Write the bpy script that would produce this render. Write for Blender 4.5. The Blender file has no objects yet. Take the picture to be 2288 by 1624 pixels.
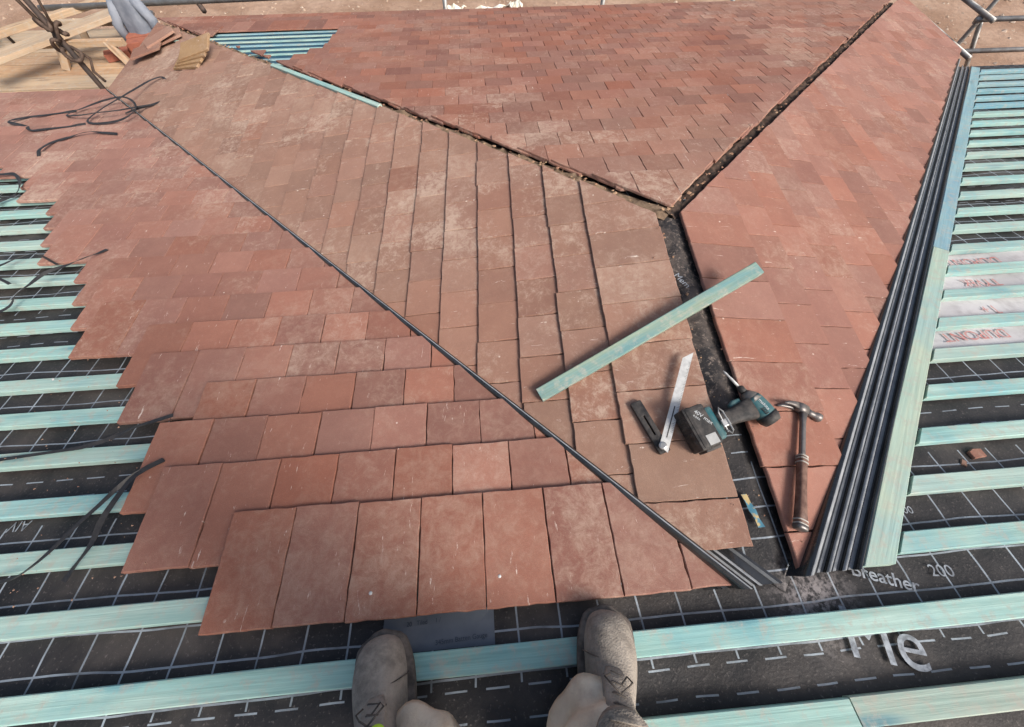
import bpy, bmesh, math, random
from mathutils import Vector, Matrix, noise
random.seed(7)
S=bpy.context.scene
S.view_settings.view_transform='Standard'
col=bpy.context.collection
# ------------------------------------------------------------------ geometry of the roof
TM=0.21; Hh=0.797; WL=3.632; WR=3.708; L=1.285; HH=3.684; AX=0.046
Y0=-0.0727; G=0.146
A=Vector((0,0,0)); B=Vector((AX,L,0)); C=Vector((-WL,L+HH,-Hh)); D=Vector((WR,L+HH,-Hh))
EAVE=Hh/TM
class Fr:
    def __init__(s,o,u,n):
        s.o=Vector(o); s.u=Vector(u).normalized(); s.n=Vector(n).normalized()
        s.v=s.n.cross(s.u).normalized()
    def P(s,u,v,h=0): return s.o+s.u*u+s.v*v+s.n*h
def nrm(a,b,c):
    n=(b-a).cross(c-a)
    return n if n.z>0 else -n
FM=Fr((0,0,0),(1,0,0),(0,TM,1))
FL=Fr(A,B-A,nrm(A,B,C))
FR=Fr(A,A-B,nrm(A,B,D))
FH=Fr(B,(1,0,0),nrm(B,C,D))
def inter(n1,z):
    d=FM.n.cross(n1); d=d if d.y>0 else -d
    return d*(z/d.z)
E=inter(FL.n,-Hh); F=inter(FR.n,-Hh)
AE=Vector((-.095,0,0))      # where the left valley starts
def halfp(p,q,sign,off):
    d=Vector((q.x-p.x,q.y-p.y)).normalized()
    return lambda P:(sign*(d.x*(P.y-p.y)-d.y*(P.x-p.x))-off)
# ------------------------------------------------------------------ helpers
def link(o,parent=None):
    col.objects.link(o)
    if parent: o.parent=parent
    return o
def mesh(name,vs,fs,mat=None,parent=None,smooth=False):
    me=bpy.data.meshes.new(name); me.from_pydata([tuple(v) for v in vs],[],fs); me.update()
    if mat: me.materials.append(mat)
    if smooth:
        for p in me.polygons: p.use_smooth=True
    return link(bpy.data.objects.new(name,me),parent)
def empty(name,loc=(0,0,0),parent=None):
    o=bpy.data.objects.new(name,None); o.location=loc; o.empty_display_size=.1
    return link(o,parent)
def tag(o,label,cat,group=None,kind=None):
    o['label']=label; o['category']=cat
    if group: o['group']=group
    if kind: o['kind']=kind
    return o
def tube_data(pts,r,n=10,cap=True,vs=None,fs=None):
    vs=[] if vs is None else vs; fs=[] if fs is None else fs
    base=len(vs); pts=[Vector(p) for p in pts]
    rs=r if isinstance(r,(list,tuple)) else [r]*len(pts)
    up=Vector((0,0,1))
    t0=(pts[1]-pts[0]).normalized()
    if abs(t0.dot(up))>.95: up=Vector((1,0,0))
    a=t0.cross(up).normalized()
    for i,p in enumerate(pts):
        t=(pts[min(i+1,len(pts)-1)]-pts[max(i-1,0)]).normalized()
        a=(a-t*a.dot(t)).normalized(); b=t.cross(a)
        for k in range(n):
            th=2*math.pi*k/n
            vs.append(p+(a*math.cos(th)+b*math.sin(th))*rs[i])
    for i in range(len(pts)-1):
        for k in range(n):
            q=base+i*n; fs.append((q+k,q+(k+1)%n,q+n+(k+1)%n,q+n+k))
    if cap:
        fs.append(tuple(base+k for k in reversed(range(n))))
        q=base+(len(pts)-1)*n; fs.append(tuple(q+k for k in range(n)))
    return vs,fs
def tube(name,pts,r,mat,parent=None,n=10):
    vs,fs=tube_data(pts,r,n); return mesh(name,vs,fs,mat,parent,True)
def boxd(c,ax,sz,vs,fs,bev=0.0):
    c=Vector(c); b=len(vs); hx,hy,hz=[s/2 for s in sz]
    if bev<=0:
        for sx in(-1,1):
            for sy in(-1,1):
                for sz_ in(-1,1): vs.append(c+ax[0]*hx*sx+ax[1]*hy*sy+ax[2]*hz*sz_)
        for f in((0,1,3,2),(4,6,7,5),(0,4,5,1),(2,3,7,6),(0,2,6,4),(1,5,7,3)): fs.append(tuple(b+i for i in f))
        return
    bm=bmesh.new(); bmesh.ops.create_cube(bm,size=1)
    for v in bm.verts: v.co=Vector((v.co.x*sz[0],v.co.y*sz[1],v.co.z*sz[2]))
    bmesh.ops.bevel(bm,geom=bm.edges[:]+bm.verts[:],offset=bev,segments=2,affect='EDGES',profile=.6)
    bm.verts.index_update()
    for v in bm.verts: vs.append(c+ax[0]*v.co.x+ax[1]*v.co.y+ax[2]*v.co.z)
    for f in bm.faces: fs.append(tuple(b+v.index for v in f.verts))
    bm.free()
XYZ=(Vector((1,0,0)),Vector((0,1,0)),Vector((0,0,1)))
def box(name,c,sz,mat,parent=None,ax=XYZ,bev=0.0):
    vs=[];fs=[];boxd(c,ax,sz,vs,fs,bev); return mesh(name,vs,fs,mat,parent)
def axes(d,up=Vector((0,0,1))):
    x=Vector(d).normalized(); y=up.cross(x).normalized(); z=x.cross(y); return (x,y,z)
# ------------------------------------------------------------------ materials
class M:
    def __init__(s,name,rough=.8,spec=.3):
        s.m=bpy.data.materials.new(name); s.m.use_nodes=True; s.t=s.m.node_tree; s.n=s.t.nodes
        s.b=s.n['Principled BSDF']; s.b.inputs['Roughness'].default_value=rough
        s.b.inputs['Specular IOR Level'].default_value=spec
    def new(s,t,**k):
        n=s.n.new(t)
        for a,b in k.items(): setattr(n,a,b)
        return n
    def ln(s,a,b): s.t.links.new(a,b)
    def put(s,sock,v):
        if hasattr(v,'is_linked') or hasattr(v,'links'): s.ln(v,sock)
        else: sock.default_value=v
    def co(s,kind='Object',scale=(1,1,1),rot=(0,0,0)):
        tc=s.new('ShaderNodeTexCoord'); mp=s.new('ShaderNodeMapping')
        mp.inputs['Scale'].default_value=scale; mp.inputs['Rotation'].default_value=rot
        s.ln(tc.outputs[kind],mp.inputs[0]); return mp.outputs[0]
    def noise(s,v,sc,det=4,rough=.6,dist=0):
        n=s.new('ShaderNodeTexNoise'); s.ln(v,n.inputs['Vector']); n.inputs['Scale'].default_value=sc
        n.inputs['Detail'].default_value=det; n.inputs['Roughness'].default_value=rough; n.inputs['Distortion'].default_value=dist
        return n.outputs['Fac']
    def ramp(s,f,a,b,ca=0,cb=1):
        r=s.new('ShaderNodeMapRange'); s.ln(f,r.inputs[0]); r.inputs[1].default_value=a; r.inputs[2].default_value=b
        r.inputs[3].default_value=ca; r.inputs[4].default_value=cb; r.interpolation_type='SMOOTHSTEP' if (ca,cb)==(0,1) else 'LINEAR'
        return r.outputs[0]
    def math(s,op,a,b=0.0,c=0.0):
        n=s.new('ShaderNodeMath',operation=op); s.put(n.inputs[0],a); s.put(n.inputs[1],b); s.put(n.inputs[2],c); return n.outputs[0]
    def mix(s,f,a,b,mode='MIX'):
        n=s.new('ShaderNodeMix',data_type='RGBA',blend_type=mode)
        for sock,v in((n.inputs[0],f),(n.inputs[6],a),(n.inputs[7],b)):
            if isinstance(v,(tuple,list)): v=tuple(v)+(1,) if len(v)==3 else v
            s.put(sock,v)
        return n.outputs[2]
    def color(s,c):
        if isinstance(c,(tuple,list)): s.b.inputs['Base Color'].default_value=tuple(c)+(1,)
        else: s.ln(c,s.b.inputs['Base Color'])
    def bump(s,h,st=.3,d=.002):
        b=s.new('ShaderNodeBump'); b.inputs['Strength'].default_value=st; b.inputs['Distance'].default_value=d
        s.ln(h,b.inputs['Height']); s.ln(b.outputs[0],s.b.inputs['Normal'])
def simple(name,c,c2=None,sc=20,rough=.7,spec=.3,metal=0,bump=0.0,kind='Object'):
    m=M(name,rough,spec); m.b.inputs['Metallic'].default_value=metal
    v=m.co(kind); f=m.noise(v,sc,5)
    m.color(m.mix(m.ramp(f,.3,.7),c,c2 or tuple(x*.6 for x in c)))
    if bump: m.bump(m.noise(v,sc*4,4),bump,.002)
    return m.m
def tile_mat():
    m=M('clay_tile',.93,.15)
    at=m.new('ShaderNodeAttribute',attribute_name='col'); d=m.new('ShaderNodeAttribute',attribute_name='dst')
    uv=m.new('ShaderNodeUVMap'); uv.uv_map='UVMap'; uvo=uv.outputs[0]
    w=m.co('Object')
    n1=m.noise(uvo,7,5,.65); n2=m.noise(uvo,420,2,.7); n3=m.noise(uvo,60,4,.75)
    c=m.mix(m.ramp(n1,.3,.72),m.mix(1.0,at.outputs['Color'],(.93,.92,.92),'MULTIPLY'),m.mix(1.0,at.outputs['Color'],(1.06,1.06,1.05),'MULTIPLY'))
    c=m.mix(m.ramp(n2,.35,.7,0,.55),c,m.mix(1.0,c,(.55,.51,.50),'MULTIPLY'))
    c=m.mix(m.math('MULTIPLY',m.ramp(n2,.60,.75),.5),c,(.48,.35,.28))
    c=m.mix(m.ramp(n3,.50,.75,0,.4),c,m.mix(1.0,c,(1.25,1.23,1.2),'MULTIPLY'))
    wn=m.noise(w,2.0,5,.6,.4); wf=m.noise(uvo,24,7,.85,.4)
    f=m.math('ADD',m.math('MULTIPLY',wn,.6),m.math('MULTIPLY',wf,.7))
    dust=m.math('MULTIPLY',m.ramp(f,.60,.86),d.outputs['Fac'])
    dust=m.math('MINIMUM',dust,.65)
    c=m.mix(dust,c,m.mix(m.noise(uvo,60,3),(.42,.30,.22),(.60,.47,.38)))
    mp=m.new('ShaderNodeMapping'); mp.inputs['Scale'].default_value=(75,10,1); m.ln(uvo,mp.inputs[0])
    st=m.ramp(m.noise(mp.outputs[0],1,5,.8,.5),.64,.70)
    mp2=m.new('ShaderNodeMapping'); mp2.inputs['Scale'].default_value=(16,50,1); mp2.inputs['Rotation'].default_value=(0,0,.5); m.ln(uvo,mp2.inputs[0])
    st2=m.ramp(m.noise(mp2.outputs[0],1,6,.85,.8),.68,.75)
    spk=m.new('ShaderNodeTexVoronoi'); m.ln(uvo,spk.inputs['Vector']); spk.inputs['Scale'].default_value=16
    sp=m.math('SUBTRACT',1.0,m.ramp(spk.outputs['Distance'],.04,.075))
    sp=m.math('MULTIPLY',sp,m.ramp(m.noise(w,7,3),.56,.62))
    st=m.math('MAXIMUM',m.math('MAXIMUM',st,m.math('MULTIPLY',st2,.8)),m.math('MULTIPLY',sp,.8))
    c=m.mix(m.math('MULTIPLY',st,.8),c,(.74,.64,.56))
    m.color(c)
    m.bump(m.math('ADD',n2,m.math('MULTIPLY',n3,.6)),.6,.0016)
    return m.m
def wood_mat(name,ca,cb,cc,amt=.5,grainscale=1.0):
    m=M(name,.85,.2); oi=m.new('ShaderNodeObjectInfo')
    tc=m.new('ShaderNodeTexCoord'); ad=m.new('ShaderNodeVectorMath',operation='ADD')
    cm=m.new('ShaderNodeCombineXYZ'); m.ln(m.math('MULTIPLY',oi.outputs['Random'],31.7),cm.inputs[0]); m.ln(m.math('MULTIPLY',oi.outputs['Random'],7.3),cm.inputs[1])
    m.ln(tc.outputs['Object'],ad.inputs[0]); m.ln(cm.outputs[0],ad.inputs[1])
    mp=m.new('ShaderNodeMapping'); mp.inputs['Scale'].default_value=(2.5*grainscale,110*grainscale,110*grainscale); m.ln(ad.outputs[0],mp.inputs[0])
    g=m.noise(mp.outputs[0],1,6,.65,.9)
    mp2=m.new('ShaderNodeMapping'); mp2.inputs['Scale'].default_value=(1.6,14,14); m.ln(ad.outputs[0],mp2.inputs[0])
    b=m.noise(mp2.outputs[0],1,5,.7,.3)
    mp3=m.new('ShaderNodeMapping'); mp3.inputs['Scale'].default_value=(3.4,20,20); m.ln(ad.outputs[0],mp3.inputs[0])
    vo=m.new('ShaderNodeTexVoronoi'); m.ln(mp3.outputs[0],vo.inputs['Vector']); vo.inputs['Scale'].default_value=.75
    knot=m.math('SUBTRACT',1.0,m.ramp(vo.outputs['Distance'],.08,.26))
    c=m.mix(m.ramp(b,.35,.68),ca,cb)
    c=m.mix(m.math('MULTIPLY',m.ramp(m.noise(ad.outputs[0],3.1,4),.46,.70),amt),c,cc)
    c=m.mix(m.ramp(g,.38,.70,0,.8),c,m.mix(1.0,c,(.55,.60,.60),'MULTIPLY'))
    c=m.mix(m.math('MULTIPLY',knot,.75),c,(.05,.20,.26) if name!='scaffold_board_wood' else (.2,.1,.05))
    c=m.mix(m.math('MULTIPLY',m.ramp(m.noise(ad.outputs[0],30,5,.75),.48,.68),.6),c,(.42,.37,.31))
    c=m.mix(m.ramp(oi.outputs['Random'],0,1,0,.35),c,(.45,.45,.38))
    m.color(c); m.bump(g,.6,.0018)
    return m.m
def membrane_mat():
    m=M('breather_membrane',.55,.4)
    w=m.co('Object'); wn=m.new('ShaderNodeTexNoise'); m.ln(w,wn.inputs['Vector']); wn.inputs['Scale'].default_value=3
    vm=m.new('ShaderNodeVectorMath',operation='MULTIPLY_ADD'); m.ln(wn.outputs['Color'],vm.inputs[0]); vm.inputs[1].default_value=(.03,.022,0); m.ln(w,vm.inputs[2])
    sp=m.new('ShaderNodeSeparateXYZ'); m.ln(vm.outputs[0],sp.inputs[0]); x,y=sp.outputs[0],sp.outputs[1]
    def lines(c,per,wd):
        f=m.math('FRACT',m.math('MULTIPLY',m.math('ADD',c,20.0),1/per)); f=m.math('ABSOLUTE',m.math('SUBTRACT',f,.5)); return m.math('LESS_THAN',f,wd)
    grid=m.math('MAXIMUM',lines(x,.1,.022),lines(y,.075,.028))
    dash=m.math('MULTIPLY',lines(y,.052,.035),m.math('LESS_THAN',m.math('FRACT',m.math('MULTIPLY',m.math('ADD',x,20.0),11.0)),.55))
    zone=m.math('LESS_THAN',m.math('FRACT',m.math('MULTIPLY',m.math('ADD',y,6.27),1/.66)),.34)
    k=m.math('ADD',m.math('MULTIPLY',zone,dash),m.math('MULTIPLY',m.math('SUBTRACT',1.0,zone),grid))
    n=m.noise(w,5,6,.6); fine=m.noise(w,150,3,.6)
    base=m.mix(m.ramp(n,.35,.75),(.014,.013,.014),(.044,.039,.037))
    base=m.mix(m.ramp(m.noise(w,1.7,5,.65,.5),.49,.8,0,.65),base,(.16,.13,.11))
    c=m.mix(m.math('MULTIPLY',k,m.ramp(m.noise(w,13,3),.3,.6,.35,.85)),base,(.36,.41,.46))
    c=m.mix(m.math('MULTIPLY',m.ramp(fine,.58,.75),.3),c,(.28,.24,.22))
    mp=m.new('ShaderNodeMapping'); mp.inputs['Location'].default_value=(-.07*9,.02*9,0); mp.inputs['Scale'].default_value=(9,9,0); m.ln(w,mp.inputs[0])
    ln=m.new('ShaderNodeVectorMath',operation='LENGTH'); m.ln(mp.outputs[0],ln.inputs[0])
    sd=m.math('MULTIPLY',m.ramp(ln.outputs['Value'],.1,1.2,1,0),m.ramp(m.noise(w,60,5,.7),.42,.62))
    c=m.mix(m.math('MULTIPLY',sd,.6),c,(.46,.41,.40))
    m.color(c); m.bump(m.math('ADD',m.math('MULTIPLY',fine,.15),n),.6,.012)
    return m.m
def ground_mat():
    m=M('site_soil',.95,.1); w=m.co('Object')
    a=m.noise(w,.8,6,.6,.4); b=m.noise(w,9,6,.7); v=m.new('ShaderNodeTexVoronoi'); m.ln(w,v.inputs['Vector']); v.inputs['Scale'].default_value=16
    c=m.mix(m.ramp(a,.35,.68),(.30,.19,.13),(.46,.32,.235))
    c=m.mix(m.ramp(b,.4,.75,0,.6),c,(.20,.125,.09))
    c=m.mix(m.math('MULTIPLY',m.math('SUBTRACT',1.0,m.ramp(v.outputs['Distance'],.08,.22)),m.ramp(b,.5,.6)),c,(.55,.46,.38))
    m.color(c); m.bump(b,.8,.03); return m.m
def board_mat():
    return wood_mat('scaffold_board_wood',(.50,.31,.18),(.62,.42,.26),(.40,.24,.15),.6,.5)
def brick_mat():
    m=M('brick_wall',.9,.2); w=m.co('Object',rot=(math.pi/2,0,0)); b=m.new('ShaderNodeTexBrick'); m.ln(w,b.inputs['Vector'])
    b.inputs['Color1'].default_value=(.34,.13,.08,1); b.inputs['Color2'].default_value=(.24,.09,.06,1); b.inputs['Mortar'].default_value=(.4,.36,.31,1)
    b.inputs['Scale'].default_value=1; b.inputs['Brick Width'].default_value=.225; b.inputs['Row Height'].default_value=.075; b.inputs['Mortar Size'].default_value=.006
    m.color(b.outputs[0]); return m.m
def plain(name,c,rough=.5,spec=.4,metal=0):
    return simple(name,c,tuple(x*.75 for x in c),60,rough,spec,metal,.15)
TILE=tile_mat(); MEMB=membrane_mat()
BAT=wood_mat('treated_batten_wood',(.30,.53,.49),(.46,.63,.56),(.17,.44,.49),.65)
BATN=wood_mat('weathered_batten_wood',(.34,.46,.40),(.44,.50,.42),(.36,.33,.26),.7)
BATB=wood_mat('blue_batten_wood',(.13,.38,.48),(.26,.50,.55),(.08,.30,.48),.6)
BATG=wood_mat('valley_board_wood',(.38,.55,.46),(.52,.60,.45),(.20,.45,.50),.6)
BATY=wood_mat('offcut_wood',(.09,.27,.30),(.26,.35,.26),(.40,.34,.16),.75)
VALB=simple('black_valley_plastic',(.014,.015,.016),(.035,.036,.038),14,.22,.8,0,.05)
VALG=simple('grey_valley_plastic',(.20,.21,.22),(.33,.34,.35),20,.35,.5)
STEEL=simple('galvanised_tube',(.38,.38,.37),(.26,.24,.22),12,.45,.5,.5,.2)
RUST=simple('dark_rusty_tube',(.055,.045,.042),(.10,.065,.05),16,.7,.4,.3,.4)
STRAP=simple('black_strap_plastic',(.018,.018,.02),(.04,.038,.038),30,.5,.4)
DARK=simple('mortar_dust',(.10,.07,.05),(.30,.21,.14),30,.95,.1,0,.6)
DARK2=simple('dark_gap_debris',(.030,.026,.024),(.15,.10,.075),25,.95,.1,0,.6)
WHITE=simple('print_white',(.38,.41,.45),(.15,.16,.18),60,.6)
RED=simple('print_red',(.52,.16,.14),(.50,.36,.34),40,.6)
SILV=plain('brushed_steel',(.50,.50,.49),.4,.5,.6)
BITM=plain('bit_steel',(.62,.62,.60),.45,.5,.15)
TEAL=simple('teal_tool_plastic',(.015,.10,.12),(.09,.15,.15),25,.6,.3)
BLK=simple('black_rubber',(.018,.018,.019),(.075,.066,.06),40,.65,.35,0,.3)
LEATH=simple('leather_grip',(.09,.042,.03),(.19,.11,.08),60,.6,.4,0,.3)
# ------------------------------------------------------------------ house
house=empty('house',(0,0,-3.0)); tag(house,'single storey brick house with half tiled red clay roof','house')
roof=empty('roof',(0,0,3.0)); roof.parent=house
def lerp3(a,b,t): return tuple(a[i]+(b[i]-a[i])*t for i in range(3))
def clip(poly,fn,fr):
    out=[]; n=len(poly)
    for i in range(n):
        a,b=poly[i],poly[(i+1)%n]; fa,fb=fn(fr.P(*a)),fn(fr.P(*b))
        if fa>=0: out.append(a)
        if (fa>=0)!=(fb>=0):
            t=fa/(fa-fb); out.append((a[0]+(b[0]-a[0])*t,a[1]+(b[1]-a[1])*t))
    return out
def area(p): return abs(sum(p[i][0]*p[(i+1)%len(p)][1]-p[(i+1)%len(p)][0]*p[i][1] for i in range(len(p))))/2
TW=.165; TL=.268; GS=G*math.sqrt(1+TM*TM)
def one_tile(fr,poly,v0,hb,T,rise,vs,fs,cols,dst,uvs,tcol,tdst,rag=1.0):
    pts=[]
    n=len(poly)
    for i in range(n):
        a,b=poly[i],poly[(i+1)%n]; l=math.hypot(b[0]-a[0],b[1]-a[1])
        if l<.004: continue
        k=max(1,int(l/.022))
        for j in range(k):
            t=j/k; jt=.0007 if j else .0003
            pts.append((a[0]+(b[0]-a[0])*t+random.gauss(0,jt*rag),a[1]+(b[1]-a[1])*t+random.gauss(0,jt*rag)))
    m=len(pts)
    if m<3: return
    cx=sum(p[0] for p in pts)/m; cy=sum(p[1] for p in pts)/m
    ou,ov=random.random()*40,random.random()*40
    lift=random.uniform(0,.0010); tilt=random.gauss(0,.005)
    def hgt(u,v): return hb+rise*(v-v0)+lift+tilt*(u-cx)
    b=len(vs)
    for (u,v) in pts: vs.append(fr.P(u,v,hgt(u,v)))
    for (u,v) in pts: vs.append(fr.P(u,v,hgt(u,v)+T-.0025))
    ins=.0022
    for (u,v) in pts:
        du,dv=cx-u,cy-v; l=math.hypot(du,dv)+1e-6; s=min(ins/l,.5)
        vs.append(fr.P(u+du*s,v+dv*s,hgt(u,v)+T))
    def add(f):
        fs.append(f); cols.append(tcol); dst.append(tdst)
        uvs.append([(pts[(i-b)%m][0]-cx+ou,pts[(i-b)%m][1]-v0+ov) for i in f])
    for i in range(m):
        j=(i+1)%m
        add((b+i,b+j,b+m+j,b+m+i)); add((b+m+i,b+m+j,b+2*m+j,b+2*m+i))
    add(tuple(b+2*m+i for i in range(m)))
def tile_mesh(name,vs,fs,cols,dst,uvs,parent):
    o=mesh(name,vs,fs,TILE,parent); me=o.data
    ca=me.color_attributes.new('col','FLOAT_COLOR','CORNER'); da=me.attributes.new('dst','FLOAT','FACE'); uvl=me.uv_layers.new(name='UVMap')
    for p in me.polygons:
        da.data[p.index].value=dst[p.index]
        for k,li in enumerate(p.loop_indices):
            ca.data[li].color=tuple(cols[p.index])+(1,); uvl.data[li].uv=uvs[p.index][k]
    bm=bmesh.new(); bm.from_mesh(me); bmesh.ops.recalc_face_normals(bm,faces=bm.faces[:]); bm.to_mesh(me); bm.free()
    return o
PAL=[(.312,.137,.096),(.285,.130,.096),(.328,.152,.110),(.250,.118,.092),(.298,.145,.111),(.318,.132,.090),(.272,.138,.108)]
def pick(warm,P,to=(.36,.225,.170)):
    c=random.choice(PAL); k=random.uniform(.88,1.12)
    n=noise.noise(Vector((P.x*.9,P.y*.9,3.3)))*.5+.5
    g=lerp3(c,to,min(1,max(0,warm+(n-.5)*.5+random.gauss(0,.10))))
    return tuple(x*k for x in g)
def field(name,fr,rows,ulo,uhi,clips,vhead,warm,dustf,skip=None,start=None,jc=0.0,uoff=0.0,T=.0125,to=(.36,.225,.170),cuts=1.3,e=.0014,dvs=.0012):
    vs=[];fs=[];cols=[];dst=[];uvs=[]
    for r in range(rows):
        v0=vhead+r*GS
        off=uoff+(TW/2 if r%2 else 0)
        i0=int(math.floor((ulo-off)/TW)); i1=int(math.ceil((uhi-off)/TW))
        for i in range(i0,i1):
            u0=off+i*TW+random.gauss(0,.0004)
            if start and u0<start(r)-.03: continue
            Pc=fr.P(u0+TW/2,v0+.13)
            if skip and skip(Pc,r): continue
            dv=random.gauss(0,dvs)
            poly=[(u0+e,v0+dv),(u0+TW-e,v0+dv+random.gauss(0,dvs*.5)),(u0+TW-e,v0+TL+dv),(u0+e,v0+TL+dv)]
            cut=False
            for ci,c in enumerate(clips):
                jj=random.uniform(-jc,jc)
                a0=area(poly)
                poly=clip(poly,(lambda P,c=c:c(P)+jj),fr)
                if len(poly)<3: break
                if area(poly)<a0-1e-6: cut=True
            if len(poly)<3 or area(poly)<.0004: continue
            one_tile(fr,poly,v0,.026,T,T/GS,vs,fs,cols,dst,uvs,pick(warm(Pc),Pc,to),dustf(Pc)*random.uniform(.3,1.3),cuts if cut else 1.0)
    return tile_mesh(name,vs,fs,cols,dst,uvs,roof)
cl_E=lambda s,o:halfp(AE,E,s,o); cl_F=lambda s,o:halfp(A,F,s,o)
cl_C=lambda s,o:halfp(B,C,s,o); cl_D=lambda s,o:halfp(B,D,s,o); cl_AB=lambda s,o:halfp(A,B,s,o)
ST=[-1.395,-1.64,-1.72,-1.64,-1.89,-1.97,-2.22,-2.30,-2.45,-2.50,-2.715,-2.80,-2.96,-3.04,-3.21,-3.29]
def start(r): return ST[r] if r<16 else -3.3-(r-15)*.23
vh=(Y0+G-.05)*math.sqrt(1+TM*TM)
PINK=(.350,.196,.158)
field('roof_tiles',FM,25,-6.0,.2,[cl_E(1,.012)],vh,lambda P:.0+.65*min(1,P.y/2.6),lambda P:.3+.4*max(0,1-abs(P.y-2.4)/2.5)+(.2 if P.x>-.6 and P.y<.5 else 0),start=start,uoff=-1.395,to=PINK,T=.0145)
field('roof_tiles',FL,25,-.3,6,[cl_E(-1,.014),cl_C(1,.030),cl_AB(1,.048),lambda P:P.y-.112],.048,lambda P:.72,lambda P:.95,jc=.005,uoff=.06,T=.0105,to=(.345,.218,.162),e=.0014,dvs=.0026)
field('roof_tiles',FR,25,-6,.3,[cl_F(1,.004),cl_D(-1,.026),cl_AB(-1,.024)],.032,lambda P:.15+.45*min(1,P.y/3),lambda P:.35+.2*min(1,P.y/4),jc=.001,uoff=.03,T=.0115,to=PINK,dvs=.002)
patch=[(-3.16,4.22),(-2.90,4.60),(-1.80,4.50),(-1.80,4.00),(-2.05,3.42),(-2.62,3.80)]
def inpoly(x,y,p):
    c=False; j=len(p)-1
    for i in range(len(p)):
        if (p[i][1]>y)!=(p[j][1]>y) and x<(p[j][0]-p[i][0])*(y-p[i][1])/(p[j][1]-p[i][1])+p[i][0]: c=not c
        j=i
    return c
field('roof_tiles',FH,25,-5,5,[cl_C(-1,.016),cl_D(1,.016),lambda P:P.y-1.302],.02,lambda P:max(.0,.6-.45*(P.y-1.3))+(.3 if P.x>1.5 else 0),lambda P:max(.35,1.0-.6*(P.y-1.3))+(.4 if (P.x<-.5 and P.y<2.6) else 0)+(.3 if P.x>1.5 else 0),skip=lambda P,r:inpoly(P.x,P.y,patch),jc=.009,uoff=.08,T=.0095,cuts=1.8,e=.0004)
# ---- membrane sheets (sagging between rafters)
def sag(x,y):
    return -.010*(.5-.5*math.cos(x*2*math.pi/.6))-.010*abs(noise.noise(Vector((x*3,y*3,1))))-.004*abs(noise.noise(Vector((x*11,y*11,4))))
def sheet(name,f,x0,x1,y0,y1,st,mat,dz=0):
    nx=int((x1-x0)/st);ny=int((y1-y0)/st);vs=[];fs=[]
    for j in range(ny+1):
        for i in range(nx+1):
            x=x0+(x1-x0)*i/nx;y=y0+(y1-y0)*j/ny; vs.append((x,y,f(x,y)+sag(x,y)+dz))
    for j in range(ny):
        for i in range(nx):
            a=j*(nx+1)+i; fs.append((a,a+1,a+nx+2,a+nx+1))
    return mesh(name,vs,fs,mat,roof,True)
zM=lambda x,y:-TM*y
sheet('roof_membrane',zM,-6.2,6.2,-1.9,EAVE,.05,MEMB)
def trisheet(name,fr,pts,mat,dz):
    vs=[Vector(p)+Vector((0,0,dz)) for p in pts]; return mesh(name,vs,[tuple(range(len(vs)))],mat,roof)
trisheet('roof_membrane',FL,[A,B,C,E],MEMB,.004); trisheet('roof_membrane',FR,[A,F,D,B],MEMB,.004); trisheet('roof_membrane',FH,[B,D,C],MEMB,.004)
# crinkled dusty strip of membrane lapped along the ridge gap
def strip_mat():
    m=M('dusty_membrane_strip',.6,.35); w=m.co('Object'); n=m.noise(w,9,6,.7,.6); c=m.mix(m.ramp(n,.38,.68),(.018,.017,.018),(.11,.088,.075)); c=m.mix(m.math('MULTIPLY',m.ramp(m.noise(w,70,4,.7),.52,.68),.6),c,(.30,.24,.20)); m.color(c); m.bump(n,.8,.008); return m.m
vs=[];fs=[]
for j in range(45):
    for i in range(9):
        y=.45+.82*j/44; x=-.075+.15*i/8
        vs.append((x+AX*y/L,y,.009-.21*0+.007*abs(noise.noise(Vector((x*22,y*14,2))))+.004*noise.noise(Vector((x*50,y*40,7)))-abs(x)*.20))
for j in range(44):
    for i in range(8): fs.append((j*9+i,j*9+i+1,j*9+i+10,j*9+i+9))
mesh('ridge_membrane',vs,fs,strip_mat(),roof,True)
mesh('rear_roof_slope',[(-6.2,-1.9,.399),(6.2,-1.9,.399),(6.2,-5.6,-.4),(-6.2,-5.6,-.4)],[(0,3,2,1)],MEMB,roof)
BR=brick_mat()
def wallbox(x0,x1,y0,y1,z0,z1):
    box('wall',((x0+x1)/2,(y0+y1)/2,(z0+z1)/2+3.0),(x1-x0,y1-y0,z1-z0),BR,house)
wallbox(-5.9,5.9,-5.4,3.55,-3.0,-.78); wallbox(-3.4,3.45,3.56,4.72,-3.0,-.84)
FASC=plain('black_fascia',(.03,.03,.032))
for (a,b) in ((C,D),(C,E),(D,F),(E,Vector((-6.2,EAVE,-Hh))),(F,Vector((6.2,EAVE,-Hh)))):
    d=b-a; mid=(a+b)/2+Vector((0,0,-.085)); box('fascia_board',mid,(d.length,.022,.15),FASC,roof,axes(d))
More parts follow.
